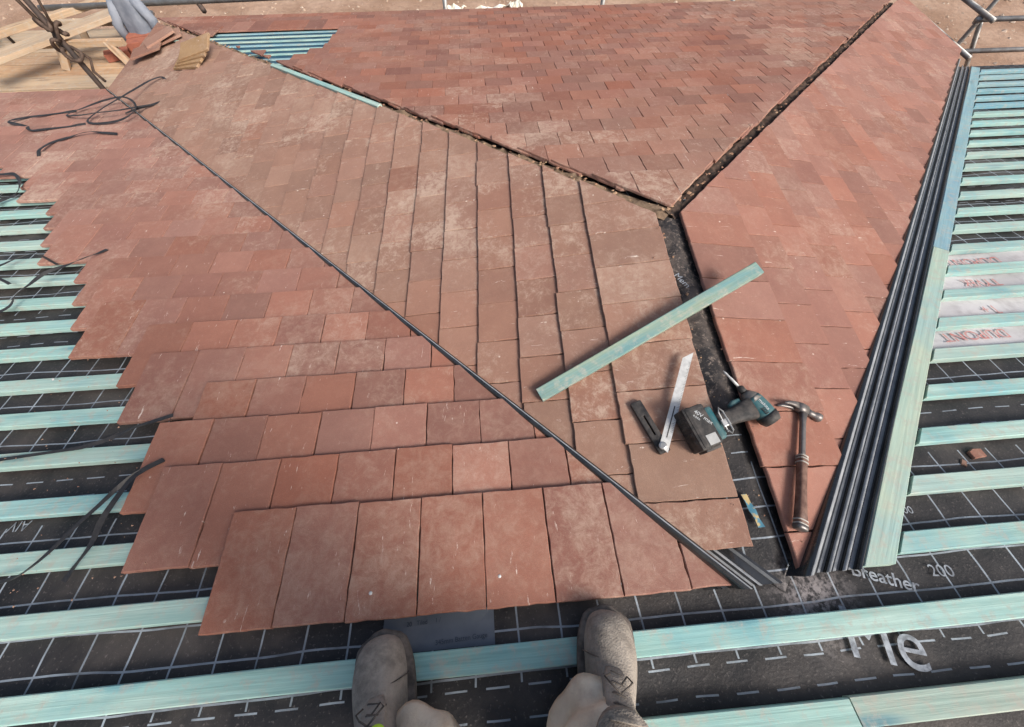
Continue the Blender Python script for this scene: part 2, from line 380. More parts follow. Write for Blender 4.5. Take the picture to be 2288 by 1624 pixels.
# ---- battens
def bar(name,p0,p1,w,t,mat,parent,up=FM.n,wob=.0012,shear=0.0):
    p0=Vector(p0);p1=Vector(p1); d=p1-p0; ln=d.length; x,y,z=axes(d,up)
    n=max(2,int(ln/.12)); vs=[];fs=[]
    c=.0022; hw,ht=w/2,t/2
    sec=[(-hw+c,-ht),(hw-c,-ht),(hw,-ht+c),(hw,ht-c),(hw-c,ht),(-hw+c,ht),(-hw,ht-c),(-hw,-ht+c)]
    sd=random.random()*50
    for i in range(n+1):
        q=ln*(i/n-.5); oy=noise.noise(Vector((sd,q*1.3,0)))*wob*3; oz=noise.noise(Vector((sd+9,q*1.3,0)))*wob
        for a,b in sec: vs.append((q+(shear*a if i==0 else 0),a+oy,b+oz))
    for i in range(n):
        for k in range(8): fs.append((i*8+k,i*8+(k+1)%8,(i+1)*8+(k+1)%8,(i+1)*8+k))
    fs.append(tuple(range(7,-1,-1))); fs.append(tuple(n*8+k for k in range(8)))
    o=mesh(name,vs,fs,mat,parent)
    m=Matrix((x,y,z)).transposed().to_4x4(); m.translation=(p0+p1)/2
    o.matrix_local=m
    return o
def mp(x,y,h): return FM.P(x,y*math.sqrt(1+TM*TM),h)
dE=Vector((E.x-AE.x,E.y)).normalized(); dF=Vector((F.x,F.y)).normalized()
for k in range(-1,26):
    y=Y0+k*G+random.gauss(0,.003)
    if k<=0:
        if k==0: bar('batten',mp(-6,y-.012,.0125),mp(.9,y+.004,.0125),.05,.025,BAT,roof); bar('batten',mp(.903,y+.004,.0125),mp(5.5,y+.012,.0125),.05,.025,BAT,roof)
        else:
            bar('batten',mp(-.72,y+.0,.0125),mp(.02,y,.0125),.05,.025,BAT,roof); bar('batten',mp(.023,y,.0125),mp(5,y+.01,.0125),.05,.025,BATN,roof)
        continue
    xe=AE.x-y*abs((E.x-AE.x)/E.y)-.10
    bar('batten',mp(-6.1,y+random.gauss(0,.003),.0125),mp(xe,y,.0125),.05,.025,BAT,roof)
    xf=y*F.x/F.y+.272
    bar('batten',mp(xf,y,.0125),mp(6.1,y+random.gauss(0,.003),.0125),.05,.025,BATB if k>19 else BAT,roof,shear=.95)
sF=Vector((dF.y,-dF.x,0)); dF3=Vector((dF.x,dF.y,0)); dE3=Vector((dE.x,dE.y,0))
a0=sF*.156+dF3*.205; a1=a0+dF3*5.05
def onM(v,h): return Vector((v.x,v.y,-TM*v.y+h))
am=a0.lerp(a1,.33)
bar('valley_board',onM(a0,.0135),onM(am,.0135),.062,.025,BATG,roof,shear=-.9); bar('valley_board',onM(am+dF3*.003,.0135),onM(a1,.0135),.062,.025,BATB,roof)
# hip patch battens
fH=lambda x,y: -(y-L)*Hh/HH
for i in range(8):
    y=3.52+i*.14
    bar('batten',(-3.25 if y>4.35 else -(y-L)*WL/HH+.05,y,fH(0,y)+.010),(-1.65,y+.01,fH(0,y)+.010),.036,.010,BATB if i%3==1 else BAT,roof,FH.n)
BLUEM=simple('blue_stained_membrane',(.015,.05,.09),(.03,.10,.16),9,.6)
mesh('membrane_patch',[(x,y,fH(x,y)+.0045) for x,y in ((-3.0,4.35),(-2.05,3.35),(-1.8,3.5),(-1.6,4.7),(-2.9,4.7))],[(0,1,2,3,4)],BLUEM,roof)
pA=B.lerp(C,.34);pB=B.lerp(C,.575); off=Vector((-.03,-.03,0))
bar('hip_batten',pA+off+Vector((0,0,.043)),pB+off+Vector((0,0,.050)),.030,.025,BAT,roof,FL.n)
# mortar and debris lying in the hip gaps
for (p,q) in ((B,C),(B,D)):
    vs=[];fs=[];n=160;d=(q-p);s=Vector((-d.y,d.x,0)).normalized()
    for i in range(n+1):
        c=p.lerp(q,i/n)
        for j,wd in enumerate((-.03,-.015,.0,.015,.032)):
            vs.append(c+s*wd+Vector((0,0,.008+(.018 if abs(wd)<.02 else 0)*(.4+noise.noise(Vector((i*.9,j*2,p.x+q.x)))*1.6))))
    for i in range(n):
        for j in range(4): fs.append((i*5+j,i*5+j+1,i*5+j+6,i*5+j+5))
    mesh('hip_debris',vs,fs,DARK if q is C else DARK2,roof,True)
vs=[];fs=[]
def chip(P,r):
    b=len(vs)
    for q in ((1,.2,0),(.1,1,.1),(-1,-.1,0),(-.2,-.9,.1),(0,0,.45)): vs.append(P+Vector([q[k]*r*random.uniform(.5,1.2) for k in range(3)]))
    for f in((0,1,4),(1,2,4),(2,3,4),(3,0,4)): fs.append(tuple(b+k for k in f))
for i in range(260):
    t=random.random()**1.2; q=random.choice((C,C,D)); P=B.lerp(q,t)
    chip(P+Vector((random.gauss(0,.012),random.gauss(0,.012),random.uniform(.018,.036))),random.uniform(.004,.012))
for i in range(70):
    y=random.uniform(.1,1.25)**.8; chip(Vector((random.uniform(-.045,.020),y,.008)),random.uniform(.001,.0035 if y<.9 else .009))
o=mesh('tile_chips',vs,fs,simple('cut_tile_chip',(.30,.15,.10),(.42,.28,.17),12,.95)); tag(o,'broken chips of cut tile lying along hips and ridge','tile chips',kind='stuff')
def scrap_mat():
    m=M('blue_yellow_tape',.6,.3); w=m.co('Object'); m.color(m.mix(m.ramp(m.noise(w,22,3),.47,.53),(.07,.20,.27),(.42,.32,.15))); return m.m
vs=[];fs=[]
for j in range(9):
    for i,wx in enumerate((-.008,-.003,.003,.008)):
        t=j/8; vs.append((-.024+wx*(1+.10*math.sin(j*1.9))+.014*t,.235-.085*t,.009+.002*math.sin(j*1.3+i)+.008*t))
for j in range(8):
    for i in range(3): fs.append((j*4+i,j*4+i+1,j*4+i+5,j*4+i+4))
o=mesh('tape_scrap',vs,fs,scrap_mat(),None,True); tag(o,'torn blue and yellow tape scrap in the ridge gap','tape')
# ---- valley gutters
def profile_strip(name,p0,p1,side,prof,mats,parent,seg=40,y0cut=None,dr=None):
    vs=[];fs=[];mi=[]; m=len(prof)
    for i in range(seg+1):
        c=p0.lerp(p1,i/seg)
        for (w,h,_) in prof:
            q=c+side*(w+.0008*noise.noise(Vector((i*.12,w*30,0))))
            if i==0 and y0cut is not None:
                q=q+dr*((y0cut-q.y)/dr.y)
            vs.append(Vector((q.x,q.y,-TM*q.y+h+.0008*noise.noise(Vector((i*.15,w*20,5))))))
    for i in range(seg):
        for j in range(m-1):
            fs.append((i*m+j,i*m+j+1,(i+1)*m+j+1,(i+1)*m+j)); mi.append(prof[j][2])
    o=mesh(name,vs,fs,None,parent,True)
    for q in mats:o.data.materials.append(q)
    for p,k in zip(o.data.polygons,mi): p.material_index=k
    mo=o.modifiers.new('thick','SOLIDIFY'); mo.thickness=.0018; mo.offset=-1
    mo2=o.modifiers.new('edge','EDGE_SPLIT'); mo2.split_angle=math.radians(65)
    return o
def loop(cx,cz,rx,rz,a0,a1,n,mi): return [(cx+rx*math.cos(math.radians(a0+(a1-a0)*i/n)),cz+rz*math.sin(math.radians(a0+(a1-a0)*i/n)),mi) for i in range(n+1)]
lp=loop(.006,.038,.014,.027,205,-60,14,0); lp=[(a,b,1 if i in(6,7) else 0) for i,(a,b,_) in enumerate(lp)]
prof=[(-.014,.012,0)]+lp
def rib(x,r=.0065,h=.012):
    l=loop(x,.009,r,h,180,0,8,0)
    return [(a,b,1 if 2<=i<=4 else 0) for i,(a,b,_) in enumerate(l)]
prof+=[(.021,.009,0)]+rib(.034)+[(.0465,.009,1),(.0515,.009,0)]+rib(.064)+[(.0765,.009,1),(.082,.009,0)]+rib(.094)+[(.106,.009,1),(.114,.009,0)]+loop(.119,.014,.006,.014,180,0,6,0)
profile_strip('valley_gutter',dF3*.07,Vector((F.x,F.y,0)),sF,prof,[VALB,VALG],roof,y0cut=.036,dr=dF3)
sE=Vector((dE.y,-dE.x,0))
profE=[(-.060,.012,0),(-.04,.010,0),(-.036,.018,0),(-.03,.018,0),(-.026,.01,0),(-.016,.012,0)]+[( .0+.0135*math.cos(math.radians(a)),.046+.025*math.sin(math.radians(a)),1 if a==90 else 0) for a in (215,200,180,160,140,115,90,75,60,40,20,0,-20,-35)]+[(.016,.012,1),(.033,.01,0),(.037,.020,1),(.043,.02,0),(.047,.01,0),(.070,.010,1),(.075,.02,0),(.082,.020,0)]  # grey facet near the rib top is a painted gloss highlight on black plastic
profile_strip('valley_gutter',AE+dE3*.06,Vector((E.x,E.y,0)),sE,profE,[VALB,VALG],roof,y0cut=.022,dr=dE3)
# ---- printing on the membrane
def lettering(txt,x,y,size,ang,mat,fr='M',lift=.0045,bold=0):
    cu=bpy.data.curves.new('t','FONT'); cu.body=txt; cu.size=size; cu.align_x='LEFT'; cu.offset=bold
    o=bpy.data.objects.new('t',cu); col.objects.link(o); bpy.context.view_layer.update()
    dg=bpy.context.evaluated_depsgraph_get(); me=bpy.data.meshes.new_from_object(o.evaluated_get(dg)); bpy.data.objects.remove(o)
    ca,sa=math.cos(ang),math.sin(ang)
    for v in me.vertices:
        a,b=v.co.x,v.co.y; X=x+a*ca-b*sa; Y=y+a*sa+b*ca
        v.co=(X,Y,(-TM*Y+sag(X,Y)+lift) if fr=='M' else fr)
    me.materials.clear(); me.materials.append(mat)
    return link(bpy.data.objects.new('printed_lettering',me),roof)
lettering('200',.395,.004,.038,-.10,WHITE,lift=.006); lettering('Breather',.192,.024,.044,-.34,WHITE,bold=.0005,lift=.007)
lettering('Me',.080,-.128,.145,-.26,WHITE,lift=.009)
lettering('AIV',-2.0,.335,.040,math.pi,WHITE); lettering('100',.42,.155,.028,-.1,WHITE)
lettering('Mem',-.018,.985,.034,-1.1,WHITE,fr=.0175)
LAB=simple('label_panel',(.11,.13,.16),(.15,.17,.20),8,.6)
vs=[];fs=[]
for j in range(4):
    for i in range(9):
        X=-.985+.265*i/8;Y=-.045+.075*j/3; vs.append((X,Y,-TM*Y+sag(X,Y)+.004))
for j in range(3):
    for i in range(8): fs.append((j*9+i,j*9+i+1,j*9+i+10,j*9+i+9))
mesh('membrane_label',vs,fs,LAB,roof)
INK=plain('label_ink',(.05,.065,.095))
lettering('345mm Batten Gauge',-.86,-.035,.014,.05,INK,lift=.0075)
lettering('20   Tiled     1 /',-.93,.005,.013,.05,INK,lift=.0075)
def pale():
    m=M('pale_membrane',.6,.3); w=m.co('Object'); n=m.noise(w,3,5,.6,.4); c=m.mix(m.ramp(n,.3,.7),(.42,.40,.40),(.58,.56,.56)); c=m.mix(m.ramp(m.noise(w,18,4),.5,.75,0,.5),c,(.25,.22,.22)); m.color(c); m.bump(n,.6,.01); return m.m
PALE=pale()
sheet('membrane_patch',zM,.90,4.4,.67,1.235,.05,PALE,.006)
for s,x,y,a in (('DUPONT',1.29,.765,math.pi),('+',1.10,.86,0),('+ L',1.30,.85,0),('TYVEK',1.54,1.050,math.pi),('DUPONT',1.66,1.185,math.pi),('DUPONT',2.1,1.05,math.pi),('DUPONT',2.0,.77,math.pi)):
    lettering(s,x,y,.062,a,RED,lift=.011)
# ------------------------------------------------------------------ ground
GM=ground_mat()
def gz(x,y): return -3.0+.05*noise.noise(Vector((x*.5,y*.5,0)))+.02*noise.noise(Vector((x*2.5,y*2.5,3)))
vs=[];fs=[];n=160
for j in range(n+1):
    for i in range(n+1):
        u=(i/n*2-1);v=(j/n*2-1); x=math.copysign(abs(u)**2.2*150,u)+0;y=math.copysign(abs(v)**2.2*150,v)+6
        vs.append((x,y,gz(x,y)))
for j in range(n):
    for i in range(n):
        a=j*(n+1)+i; fs.append((a,a+1,a+n+2,a+n+1))
g=mesh('ground',vs,fs,GM,None,True); g['kind']='structure'; g['label']='bare reddish brown building site soil with gravel'
STN=simple('rubble_stone',(.36,.26,.19),(.5,.4,.32),5,.95)
vs=[];fs=[]
for i in range(2600):
    x=random.uniform(-13,13);y=random.uniform(6,15) if random.random()<.75 else random.uniform(3,8)
    if abs(x)<4.5 and y<6: continue
    r=random.uniform(.012,.05)*(1.6 if random.random()<.06 else 1); b=len(vs); z=gz(x,y)
    for q in ((1,0,0),(-1,0,0),(0,1,0),(0,-1,0),(0,0,.7),(0,0,-.7)): vs.append((x+(q[0]+random.uniform(-.3,.3))*r,y+(q[1]+random.uniform(-.3,.3))*r,z+q[2]*r))
    for f in((0,2,4),(2,1,4),(1,3,4),(3,0,4),(2,0,5),(1,2,5),(3,1,5),(0,3,5)): fs.append(tuple(b+k for k in f))
o=mesh('gravel',vs,fs,STN); tag(o,'scattered stones and rubble on the soil','gravel',kind='stuff')
PAPER=simple('pale_packaging',(.72,.66,.52),(.8,.78,.72),6,.8)
for (x,y,sx,sy,a) in ((-.30,10.7,.7,.36,.1),(-1.0,10.9,.36,.25,-.3),(.3,10.9,.3,.22,.5)):
    vs=[];fs=[]
    for j in range(5):
        for i in range(7):
            u=(i/6-.5)*sx*(1+.2*math.sin(j*2.1));v=(j/4-.5)*sy*(1+.25*math.cos(i*1.7)); vs.append((x+u*math.cos(a)-v*math.sin(a),y+u*math.sin(a)+v*math.cos(a),gz(x,y)+.05+.05*math.sin(i*1.9+j)))
    for j in range(4):
        for i in range(6): fs.append((j*7+i,j*7+i+1,j*7+i+8,j*7+i+7))
    o=mesh('packaging_scrap',vs,fs,PAPER); m_=o.modifiers.new('s','SOLIDIFY'); m_.thickness=.02
    tag(o,'torn pale packaging scrap lying on the soil','packaging','scraps on the ground')
# ------------------------------------------------------------------ scaffold
def coupler(parent,p,mat=STEEL):
    vs=[];fs=[]; boxd(p,XYZ,(.075,.06,.065),vs,fs,.01); boxd(Vector(p)+Vector((.05,.02,0)),XYZ,(.03,.05,.05),vs,fs,.006); tube_data([Vector(p)+Vector((.03,-.06,.02)),Vector(p)+Vector((.03,.06,.02))],.007,8,True,vs,fs); tube_data([Vector(p)+Vector((-.035,-.02,-.05)),Vector(p)+Vector((-.035,-.02,.05))],.034,10,True,vs,fs)
    return mesh('coupler',vs,fs,mat,parent)
def scaf_tube(pts,mat=STEEL,label='grey galvanised scaffold tube beside the roof edge',cps=(),r=.024):
    o=tube('scaffold_tube',pts,r,mat,None,12); tag(o,label,'scaffold tube','scaffold tubes around the house')
    for c in cps: coupler(o,c)
    return o
px,py=4.94,5.02
scaf_tube([(px,py,-3),(px,py,.6)],label='upright galvanised scaffold tube with clamps beside the eaves',cps=[(px,py,-1.25),(px,py,-.947)])
scaf_tube([(px-.1,py-.05,-1.25),(px+5,py-.05,-1.25)]); scaf_tube([(px-.1,py-.05,-.947),(px+5,py-.05,-.947)])
scaf_tube([(px-.05,py-.3,-1.20),(px-.05,py+4,-1.20)]); scaf_tube([(px-.05,py-.2,-.90),(px-.05,py+4,-.90)])
scaf_tube([(px+.05,py+.05,-.95),(px+.75,py+.05,-1.9)],label='short diagonal galvanised brace tube clamped to upright')
yb=5.32
scaf_tube([(-4.9,yb,-.76),(6,yb+.25,-.68)],label='long grey guard rail tube running past the eaves')
for x in (-.94,.75,2.2): scaf_tube([(x,yb+.06,-3),(x,yb+.06,-.2)],label='upright grey scaffold tube behind the hip end eaves')
scaf_tube([(-3.35,5.28,-.80),(-4.0,6.3,-.60)],RUST,'dark rusty scaffold tube crossing the boarded platform')
pole=scaf_tube([(-3.80,3.92,-3),(-3.80,3.92,1.0)],RUST,'dark upright scaffold tube with knotted black strap',r=.020)
kn=Vector((-3.80,3.92,-.44)); vs=[];fs=[]
pts=[]
for i in range(110):
    t=i/109*7*math.pi; pts.append(kn+Vector((math.cos(t)*(.05+.025*math.sin(t*1.7)),math.sin(t)*(.05+.02*math.cos(t*2.3)),.11*math.sin(t*.37)+.025*math.cos(t*3))))
tube_data(pts,.013,6,True,vs,fs)
tube_data([kn+Vector(p) for p in ((.03,0,-.05),(.08,.02,-.14),(.04,.0,-.22),(.09,-.03,-.28))],.011,6,True,vs,fs)
tube_data([kn+Vector(p) for p in ((-.03,0,.05),(-.07,.0,.3),(-.05,.0,.6),(-.02,.0,1.2))],.012,6,True,vs,fs)
tube_data([kn+Vector(p) for p in ((.03,-.02,.05),(.10,-.02,.25),(.07,-.02,.6),(.04,0,1.2))],.009,6,True,vs,fs)
o=mesh('knotted_strap',vs,fs,simple('dirty_webbing',(.05,.035,.028),(.13,.09,.07),30,.85,.2,0,.4),None,True); tag(o,'dirty black webbing strap knotted round the scaffold pole','strap')
BRD=board_mat()
for i in range(7):
    y=4.02+i*.228
    x1=-3.88 if y<5.0 else -3.6
    b=bar('scaffold_board',(-9,y,-1.02),(x1+random.uniform(-.03,.03),y,-1.02+random.uniform(-.006,.006)),.214,.038,BRD,None,Vector((0,0,1)),.002)
    tag(b,'sandy coloured timber scaffold board on the platform','scaffold board','scaffold boards of the platform')
for x in (-8,-6,-4.3):
    scaf_tube([(x,3.95,-1.07),(x,6.0,-1.07)],label='scaffold tube carrying the boards')
b=bar('timber_plank',(-4.95,4.30,-.76),(-4.02,5.22,-.74),.16,.04,BRD,None,Vector((0,0,1))); tag(b,'long sawn timber plank resting on a trestle','plank')
b=bar('timber_plank',(-5.25,4.75,-.78),(-4.35,5.55,-.78),.07,.05,BRD,None,Vector((0,0,1))); tag(b,'narrow sawn timber length resting on a trestle','plank')
tr=empty('trestle',(-4.30,4.95,-1.0)); tag(tr,'rough sawn timber trestle holding planks','trestle')
for dx,dy,ex,ey in ((-.32,-.25,-.22,-.2),(.30,-.25,.2,-.2),(-.32,.25,-.22,.2),(.30,.25,.2,.2)):
    bar('leg',(dx,dy,0.0),(ex,ey,.20),.045,.06,BRD,tr,Vector((1,.2,0)))
bar('rail',(-.4,-.2,.185),(.35,-.2,.185),.05,.05,BRD,tr,Vector((0,0,1))); bar('rail',(-.4,.2,.185),(.35,.2,.185),.05,.05,BRD,tr,Vector((0,0,1)))
CL=simple('grey_cloth',(.17,.19,.23),(.26,.28,.32),10,.9,.1,0,.5)
vs=[];fs=[]; jx,jy,jz=-3.93,5.10,-.60
for j in range(14):
    for i in range(22):
        u=i/21;v=j/13; a=u*2*math.pi
        w=.10+.05*v+.02*math.sin(a*5+v*3); vs.append((jx+math.cos(a)*w,jy+math.sin(a)*w*.55,jz-v*.34+.03*math.sin(a*3)))
for j in range(13):
    for i in range(21): fs.append((j*22+i,j*22+i+1,(j+1)*22+i+1,(j+1)*22+i))
fs.append(tuple(range(21,-1,-1)))
tube_data([(jx-.09,jy,jz-.03),(jx-.17,jy-.05,jz-.2),(jx-.16,jy-.07,jz-.33)],[.05,.045,.04],10,True,vs,fs); tube_data([(jx+.09,jy,jz-.03),(jx+.16,jy-.03,jz-.18),(jx+.15,jy-.05,jz-.33)],[.05,.045,.04],10,True,vs,fs)
o=mesh('jacket',vs,fs,CL,None,True); tag(o,'grey work jacket hung over the scaffold rail','jacket')
BK=simple('loose_brick',(.36,.13,.08),(.28,.10,.07),20,.9)
for i,(x,y,z,a) in enumerate(((-3.92,4.90,-.967,.1),(-3.92,4.91,-.90,.25),(-3.96,5.03,-.967,-.1),(-3.96,5.03,-.90,.2),(-4.18,4.88,-.967,.4))):
    ca,sa=math.cos(a),math.sin(a); o=box('brick',(x,y,z),(.215,.102,.065),BK,None,(Vector((ca,sa,0)),Vector((-sa,ca,0)),Vector((0,0,1))),.004); tag(o,'red brick lying on the timber scaffold boards','brick','loose bricks')
wb=empty('wheelbarrow',(-5.42,4.75,-1.0)); tag(wb,'muddy dark wheelbarrow standing on the scaffold boards','wheelbarrow')
wb.rotation_euler=(0,0,math.radians(-70))
TR=simple('muddy_green_steel',(.06,.075,.06),(.16,.13,.10),8,.8)
vs=[];fs=[]
for z,sx,sy in ((.30,.22,.18),(.55,.42,.30),(.555,.43,.31)):
    for k in range(16):
        a=2*math.pi*k/16; vs.append((-.25+sx*math.copysign(abs(math.cos(a))**.5,math.cos(a)),sy*math.copysign(abs(math.sin(a))**.5,math.sin(a)),z))
for l in range(2):
    for k in range(16): fs.append((l*16+k,l*16+(k+1)%16,(l+1)*16+(k+1)%16,(l+1)*16+k))
fs.append(tuple(range(15,-1,-1))); mesh('tray',vs,fs,TR,wb).modifiers.new('s','SOLIDIFY').thickness=.004
vs=[];fs=[]; tube_data([(.28+.13*math.cos(a*.3927),0,.18+.13*math.sin(a*.3927)) for a in range(17)],.045,8,False,vs,fs); mesh('tyre',vs,fs,BLK,wb,True)
tube('handle',[(.28,.12,.18),(-.2,.20,.30),(-.95,.26,.5)],.016,RUST,wb); tube('handle',[(.28,-.12,.18),(-.2,-.20,.30),(-.95,-.26,.5)],.016,RUST,wb)
tube('leg',[(-.45,.2,.35),(-.45,.22,.0)],.014,RUST,wb); tube('leg',[(-.45,-.2,.35),(-.45,-.22,.0)],.014,RUST,wb)
# ------------------------------------------------------------------ straps on the left
def spline(pts,n=8):
    P=[Vector(p) for p in pts]; P=[P[0]*2-P[1]]+P+[P[-1]*2-P[-2]]; out=[]
    for i in range(1,len(P)-2):
        for k in range(n):
            t=k/n; a,b,c,d=P[i-1],P[i],P[i+1],P[i+2]
            out.append(.5*((2*b)+(c-a)*t+(2*a-5*b+4*c-d)*t*t+(3*b-3*c+d-a)*t**3))
    out.append(P[-2]); return out
def strap(pts,w=.013,label='loose black plastic strap lying across tiles and battens'):
    P=spline([Vector((x,y,-TM*y+.060+h)) for x,y,h in pts]); vs=[];fs=[]
    for i,p in enumerate(P):
        t=(P[min(i+1,len(P)-1)]-P[max(i-1,0)]).normalized(); s=t.cross(Vector((0,0,1))).normalized(); tw=noise.noise(Vector((i*.11,pts[0][0]*5,0)))*1.2
        s=s*math.cos(tw)+Vector((0,0,1))*math.sin(tw); nn=s.cross(t)
        q=p+Vector((0,0,abs(math.sin(tw))*w*.5+.004*abs(noise.noise(p*6))))
        for a,b in((-1,-1),(1,-1),(1,1),(-1,1)): vs.append(q+s*a*w/2+nn*b*.0008)
    for i in range(len(P)-1):
        for k in range(4): fs.append((i*4+k,i*4+(k+1)%4,i*4+4+(k+1)%4,i*4+4+k))
    fs.append((3,2,1,0)); e=len(P)*4-4; fs.append((e,e+1,e+2,e+3))
    o=mesh('plastic_strap',vs,fs,STRAP); tag(o,label,'strap','loose plastic straps')
strap([(-3.79,3.06,.004),(-3.95,3.14,.02),(-3.78,3.28,.006),(-3.62,3.32,.006)],.018); strap([(-3.79,3.06,.006),(-3.70,2.98,.01),(-3.55,3.02,.006),(-3.40,3.06,.006)],.018)
strap([(-3.05,3.32,.03),(-3.3,3.15,.05),(-3.6,3.2,.02),(-3.53,3.35,.03),(-3.30,3.42,.06),(-3.1,3.2,.05),(-3.18,3.05,.02),(-3.4,3.1,.02),(-3.25,3.5,.08),(-3.13,3.72,.10),(-3.0,3.42,.04),(-3.2,3.2,.02)],.015,'tangled black plastic strap looped beside the valley')
strap([(-3.40,2.58,.004),(-3.42,2.66,.02),(-3.40,2.82,.006),(-3.25,2.88,.02),(-3.08,2.86,.006)],.018)
strap([(-3.8,2.30,-.02),(-3.47,2.36,0),(-3.36,2.33,.0),(-3.24,2.16,-.01),(-3.3,2.05,-.02)],.018)
strap([(-3.2,.9,-.02),(-2.9,1.04,-.02),(-2.63,1.17,-.01),(-2.58,1.25,.02),(-2.53,1.36,.03),(-2.46,1.45,.02),(-2.41,1.54,.006)],.013)
strap([(-2.69,1.33,.0),(-2.82,1.42,.01),(-2.76,1.55,-.01),(-2.56,1.44,.006)],.012)
strap([(-2.45,.50,-.028),(-2.05,.53,-.028),(-1.91,.55,-.025),(-1.80,.59,-.005),(-1.70,.62,.002)],.012)
strap([(-2.3,.10,-.02),(-2.1,.15,-.02),(-1.92,.18,-.015),(-1.86,.21,-.01),(-1.79,.32,.0),(-1.72,.42,.005),(-1.66,.47,-.005)],.011)
strap([(-1.78,.17,-.028),(-1.75,.24,-.015),(-1.74,.33,.0),(-1.71,.42,.01),(-1.66,.47,.0)],.014)
# ------------------------------------------------------------------ loose tiles
def loose_tile(c,ax,label,grp,warm=.55,cut=None,th=.0125,to=(.36,.225,.17)):
    fr=Fr((0,0,0),(1,0,0),(0,0,1)); vs=[];fs=[];cols=[];dst=[];uvs=[]
    poly=cut or [(-.0825,-.132),(.0825,-.132),(.0825,.132),(-.0825,.132)]
    one_tile(fr,poly,0,0,th,0,vs,fs,cols,dst,uvs,pick(warm,Vector(c),to),.5)
    o=tile_mesh('loose_tile',vs,fs,cols,dst,uvs,None)
    m=Matrix(ax).transposed().to_4x4(); m.translation=c; o.matrix_world=m
    tag(o,label,'roof tile',grp); return o
def rotz(a,up):
    up=Vector(up).normalized(); x=Vector((math.cos(a),math.sin(a),0)); y=up.cross(x).normalized(); x=y.cross(up).normalized(); return (x,y,up)
def zL(x,y): return -(FL.n.x*x+FL.n.y*y)/FL.n.z
for i,(dx,dy,a) in enumerate(((0,0,1.9),(.05,-.02,2.0),(-.07,-.18,1.75),(.02,-.06,2.2))):
    x,y=-3.37+dx,4.40+dy
    loose_tile(Vector((x,y,zL(x,y)+.062+.0155*i)),rotz(a,FL.n+Vector((random.uniform(-.04,.04),random.uniform(-.04,.04),0))),'loose clay tile stacked at the hip corner','loose tiles stacked on the hip',.5,th=.014)
for i in range(4):
    x,y=-2.90+.025*i,3.82+.012*i
    loose_tile(Vector((x,y,zL(x,y)+.065+.020*i)),rotz(1.2+.12*i,Vector((-.25,-.10-.05*i,1))),'loose clay tile propped unevenly on the hip','loose tiles stacked on the hip',1.2,th=.015,to=(.34,.22,.12))
loose_tile(Vector((.775,.30,-.070)),rotz(.2,FM.n),'small broken piece of clay tile on the membrane','broken tile pieces',.2,[(-.024,-.012),(.020,-.016),(.026,.008),(.0,.016),(-.02,.01)],th=.009)
loose_tile(Vector((.715,.275,-.066)),rotz(1.0,FM.n),'small broken piece of clay tile on the membrane','broken tile pieces',.5,[(-.012,-.006),(.010,-.008),(.012,.006),(-.008,.008)],th=.007)
# ------------------------------------------------------------------ grit
vs=[];fs=[]
def grit(fr,n,ur,vr,cl,smin,smax):
    for _ in range(n):
        u=random.uniform(*ur);v=random.uniform(*vr); P=fr.P(u,v,.043)
        if any(c(P)<0 for c in cl): continue
        r=random.uniform(smin,smax); b=len(vs)
        for q in ((1,0,0),(-.6,.8,0),(-.5,-.8,0),(0,0,.8)): vs.append(P+Vector([q[k]*r+random.uniform(-.3,.3)*r for k in range(3)]))
        for f in((0,1,3),(1,2,3),(2,0,3)): fs.append(tuple(b+k for k in f))
grit(FL,1300,(0,3),(0,2.5),[cl_E(-1,.03),cl_C(1,.05),cl_AB(1,.06)],.0014,.0045); grit(FM,700,(-2.2,0),(.1,1.8),[cl_E(1,.03)],.0012,.0035); grit(FR,450,(-3,0),(0,2),[cl_F(1,.02),cl_D(-1,.04)],.0012,.0035); grit(FH,450,(-1.5,1.5),(.05,1.5),[cl_C(-1,.03),cl_D(1,.03)],.001,.004)
o=mesh('tile_grit',vs,fs,simple('grit',(.22,.11,.08),(.42,.28,.2),3,.95)); tag(o,'crumbs of broken tile and mortar scattered over tiles','grit',kind='stuff')
NL=plain('nail_steel',(.7,.7,.68),.45,.4,.2)
for (x,y) in ((-1.01,.075),(-.70,.085),(-1.60,.50),(-2.20,.80)):
    vs=[];fs=[]; c=mp(x,y,.044); tube_data([c,c+Vector((0,0,.0032)),c+Vector((0,0,.004))],[.0045,.0042,.002],10,True,vs,fs)
    o=mesh('nail',vs,fs,NL,None,True); tag(o,'galvanised nail head on a clay tile','nail','nail heads on tiles')
# ------------------------------------------------------------------ timber offcut
b=bar('batten_offcut',(-.54,.59,-.050),(.206,.912,.118),.045,.025,BATY,None,Vector((.12,-.1,1)))
tag(b,'loose blue green batten offcut lying across the ridge gap','batten')
# ------------------------------------------------------------------ bevel gauge
def Lz(x,y,h=0.050): return zL(x,y)+h
def Rz(x,y,h=.052): return -(FR.n.x*x+FR.n.y*y)/FR.n.z+h
bev=empty('bevel_gauge',(-.21,.38,Lz(-.21,.38))); tag(bev,'black handled gauge with open steel blade lying on tiles','bevel gauge')
up=FL.n
def rel(x,y,h): return Vector((x,y,Lz(x,y,h+.050)))-Vector(bev.location)
p0,p1=rel(-.212,.365,.012),rel(-.258,.520,.012)
d=(p1-p0).normalized(); ax=axes(d,up)
vs=[];fs=[]
for s in(-1,1): boxd((p0+p1)/2+ax[1]*.0095*s,ax,((p1-p0).length,.0145,.018),vs,fs,.003)
boxd(p0+d*.025,ax,(.055,.033,.0175),vs,fs,.004); boxd(p1-d*.022,ax,(.05,.033,.0175),vs,fs,.004)
mesh('handle',vs,fs,BLK,bev)
q0,q1=rel(-.215,.375,.023),rel(-.072,.655,.018); d=(q1-q0).normalized(); ax=axes(d,up); s=ax[1];w=.013
